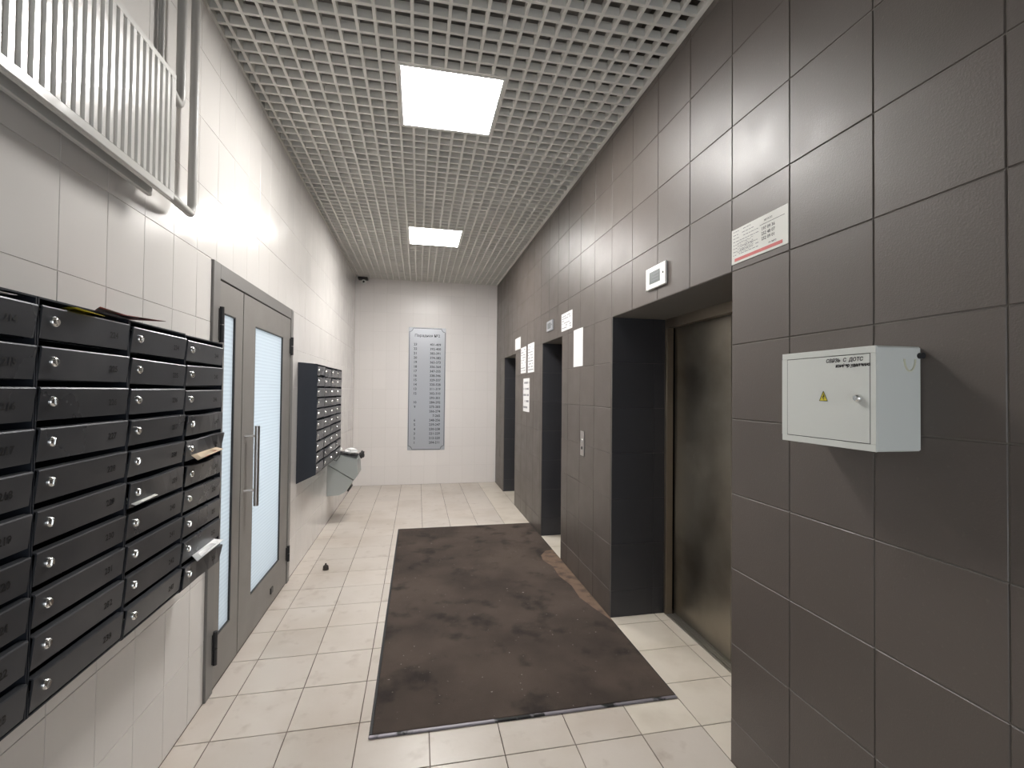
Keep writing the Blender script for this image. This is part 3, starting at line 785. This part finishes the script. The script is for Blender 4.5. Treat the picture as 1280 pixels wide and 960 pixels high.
for a_, b_ in fl_:
    if a_ != '': dpart(put_text(MB(), str(a_), .052, 'B', SX0+.105, z, .0066, YB, 'CENTER', 0, .0010), 'floor_number', 'plate_ink', t, og)
    dpart(put_text(MB(), b_, .052, 'B', SX1-.075, z, .0066, YB, 'RIGHT', 0, .0010), 'apartment_range', 'plate_ink', t, og); z -= .0705

# security camera in the far left top corner
t = empty('security_camera', (XL+.13, YB, 3.13)); og = (XL+.13, YB, 3.13); tag(t, 'small white round security camera in the far upper left corner', 'camera')
dpart(MB().box(XL+.05, XL+.19, YB-.12, YB-.001, 3.170, 3.2), 'mount', 'brown', t, og)
cx, cz = XL+.135, 3.125
dpart(MB().tube([(cx, YB-.02, cz+.02), (cx, YB-.06, cz+.005), (cx, YB-.12, cz), (cx, YB-.125, cz)], [.026, .036, .036, .030], 20), 'camera_body', 'white_plastic', t, og)
dpart(MB().tube([(cx, YB-.1255, cz), (cx, YB-.129, cz)], .015, 16), 'lens', 'ink', t, og)
dpart(MB().tube([(cx, YB-.06, 3.17), (cx, YB-.06, cz+.02)], .012, 10), 'stem', 'white_plastic', t, og)

# leaflet bin under the far mailboxes
BY0, BY1 = 5.385, 5.70
t = empty('leaflet_bin', (XL, BY0, .31)); og = (XL, BY0, .31); tag(t, 'silver angular wall-hung waste bin overflowing with papers beyond the far mailboxes', 'bin')
low = [(XL+.002, .645), (XL+.002, .305), (-.835, .310), (-.764, .352), (-.688, .470)]
dpart(MB().prism(low, 'y', BY0, BY1), 'lower_body', 'bin_metal', t, og)
up = MB(); e1 = [(XL+.004, .652), (-.678, .476), (-.643, .532), (-.655, .705), (-.80, .742), (-.93, .768)]
up.prism(e1, 'y', BY0-.004, BY0+.002); up.prism(e1, 'y', BY1-.002, BY1+.004)
up.prism([(XL+.004, .652), (-.678, .476), (-.678, .482), (XL+.004, .658)], 'y', BY0+.002, BY1-.002)
up.prism([(-.678, .476), (-.643, .532), (-.649, .534), (-.681, .484)], 'y', BY0+.002, BY1-.002)
up.prism([(-.643, .532), (-.655, .705), (-.661, .705), (-.649, .534)], 'y', BY0+.002, BY1-.002)
up.prism([(XL+.004, .652), (-.93, .768), (-.926, .762), (XL+.010, .652)], 'y', BY0+.002, BY1-.002)
dpart(up, 'tray', 'bin_metal', t, og)
dpart(MB().box(-.752, -.735, BY0-.004, BY1, .352, .366), 'hinge_tab', 'rubber', t, og)
def crumple(name, m, c, s3, seed, label, cat, grp=None):
    rnd = random.Random(seed); vs = []; fs = []; nu, nv = 9, 6
    for j in range(nv+1):
        for i in range(nu):
            th = math.pi*j/nv; ph = 2*math.pi*i/nu; k = 1+rnd.uniform(-.35, .25)
            vs.append((s3[0]*math.sin(th)*math.cos(ph)*k, s3[1]*math.sin(th)*math.sin(ph)*k, s3[2]*math.cos(th)*k))
    for j in range(nv):
        for i in range(nu): i2 = (i+1) % nu; fs.append((j*nu+i, (j+1)*nu+i, (j+1)*nu+i2, j*nu+i2))
    o = MB().add(vs, fs).build(name, m); o.location = c; tag(o, label, cat, grp); return o
crumple('crumpled_paper', 'paper', (-.735, 5.50, .790), (.075, .085, .028), 2, 'large crumpled white paper on top of the silver bin', 'paper')
crumple('crumpled_paper', 'paper_warm', (-.875, 5.50, .800), (.042, .08, .022), 5, 'smaller crumpled paper at the wall side of the silver bin', 'paper')
crumple('plastic_bag', 'rubber', (-.612, 5.49, .745), (.026, .09, .040), 8, 'black plastic bag drooping over the edge of the silver bin', 'bag')
sheet('black_leaflet', 'rubber', [[(-.92, 5.42, .766), (-.92, 5.66, .770)], [(-.80, 5.40, .748), (-.80, 5.66, .750)], [(-.665, 5.39, .722), (-.66, 5.66, .728)]],
      'flat black leaflet under the crumpled papers on the bin', 'leaflet', .004)
o = placed(MB().tube([(-.93, 5.33, .80), (-.90, 5.31, .72), (-.86, 5.31, .70), (-.83, 5.33, .74), (-.82, 5.36, .79)], .004, 6), 'wire', 'rubber', (-.87, 5.32, .72))
tag(o, 'short loop of black wire between far mailboxes and silver bin', 'wire')

# small dark stopper on the floor
o = placed(MB().tube([(-.72, 4.03, 0.0005), (-.72, 4.03, .030), (-.72, 4.03, .038), (-.72, 4.03, .040), (-.72, 4.03, .050), (-.72, 4.03, .053)],
                     [.024, .021, .013, .007, .007, .004], 14), 'door_stopper', 'brown', (-.72, 4.03, 0))
tag(o, 'small dark knobbed stopper standing alone on the floor tiles beyond the grey door', 'stopper')
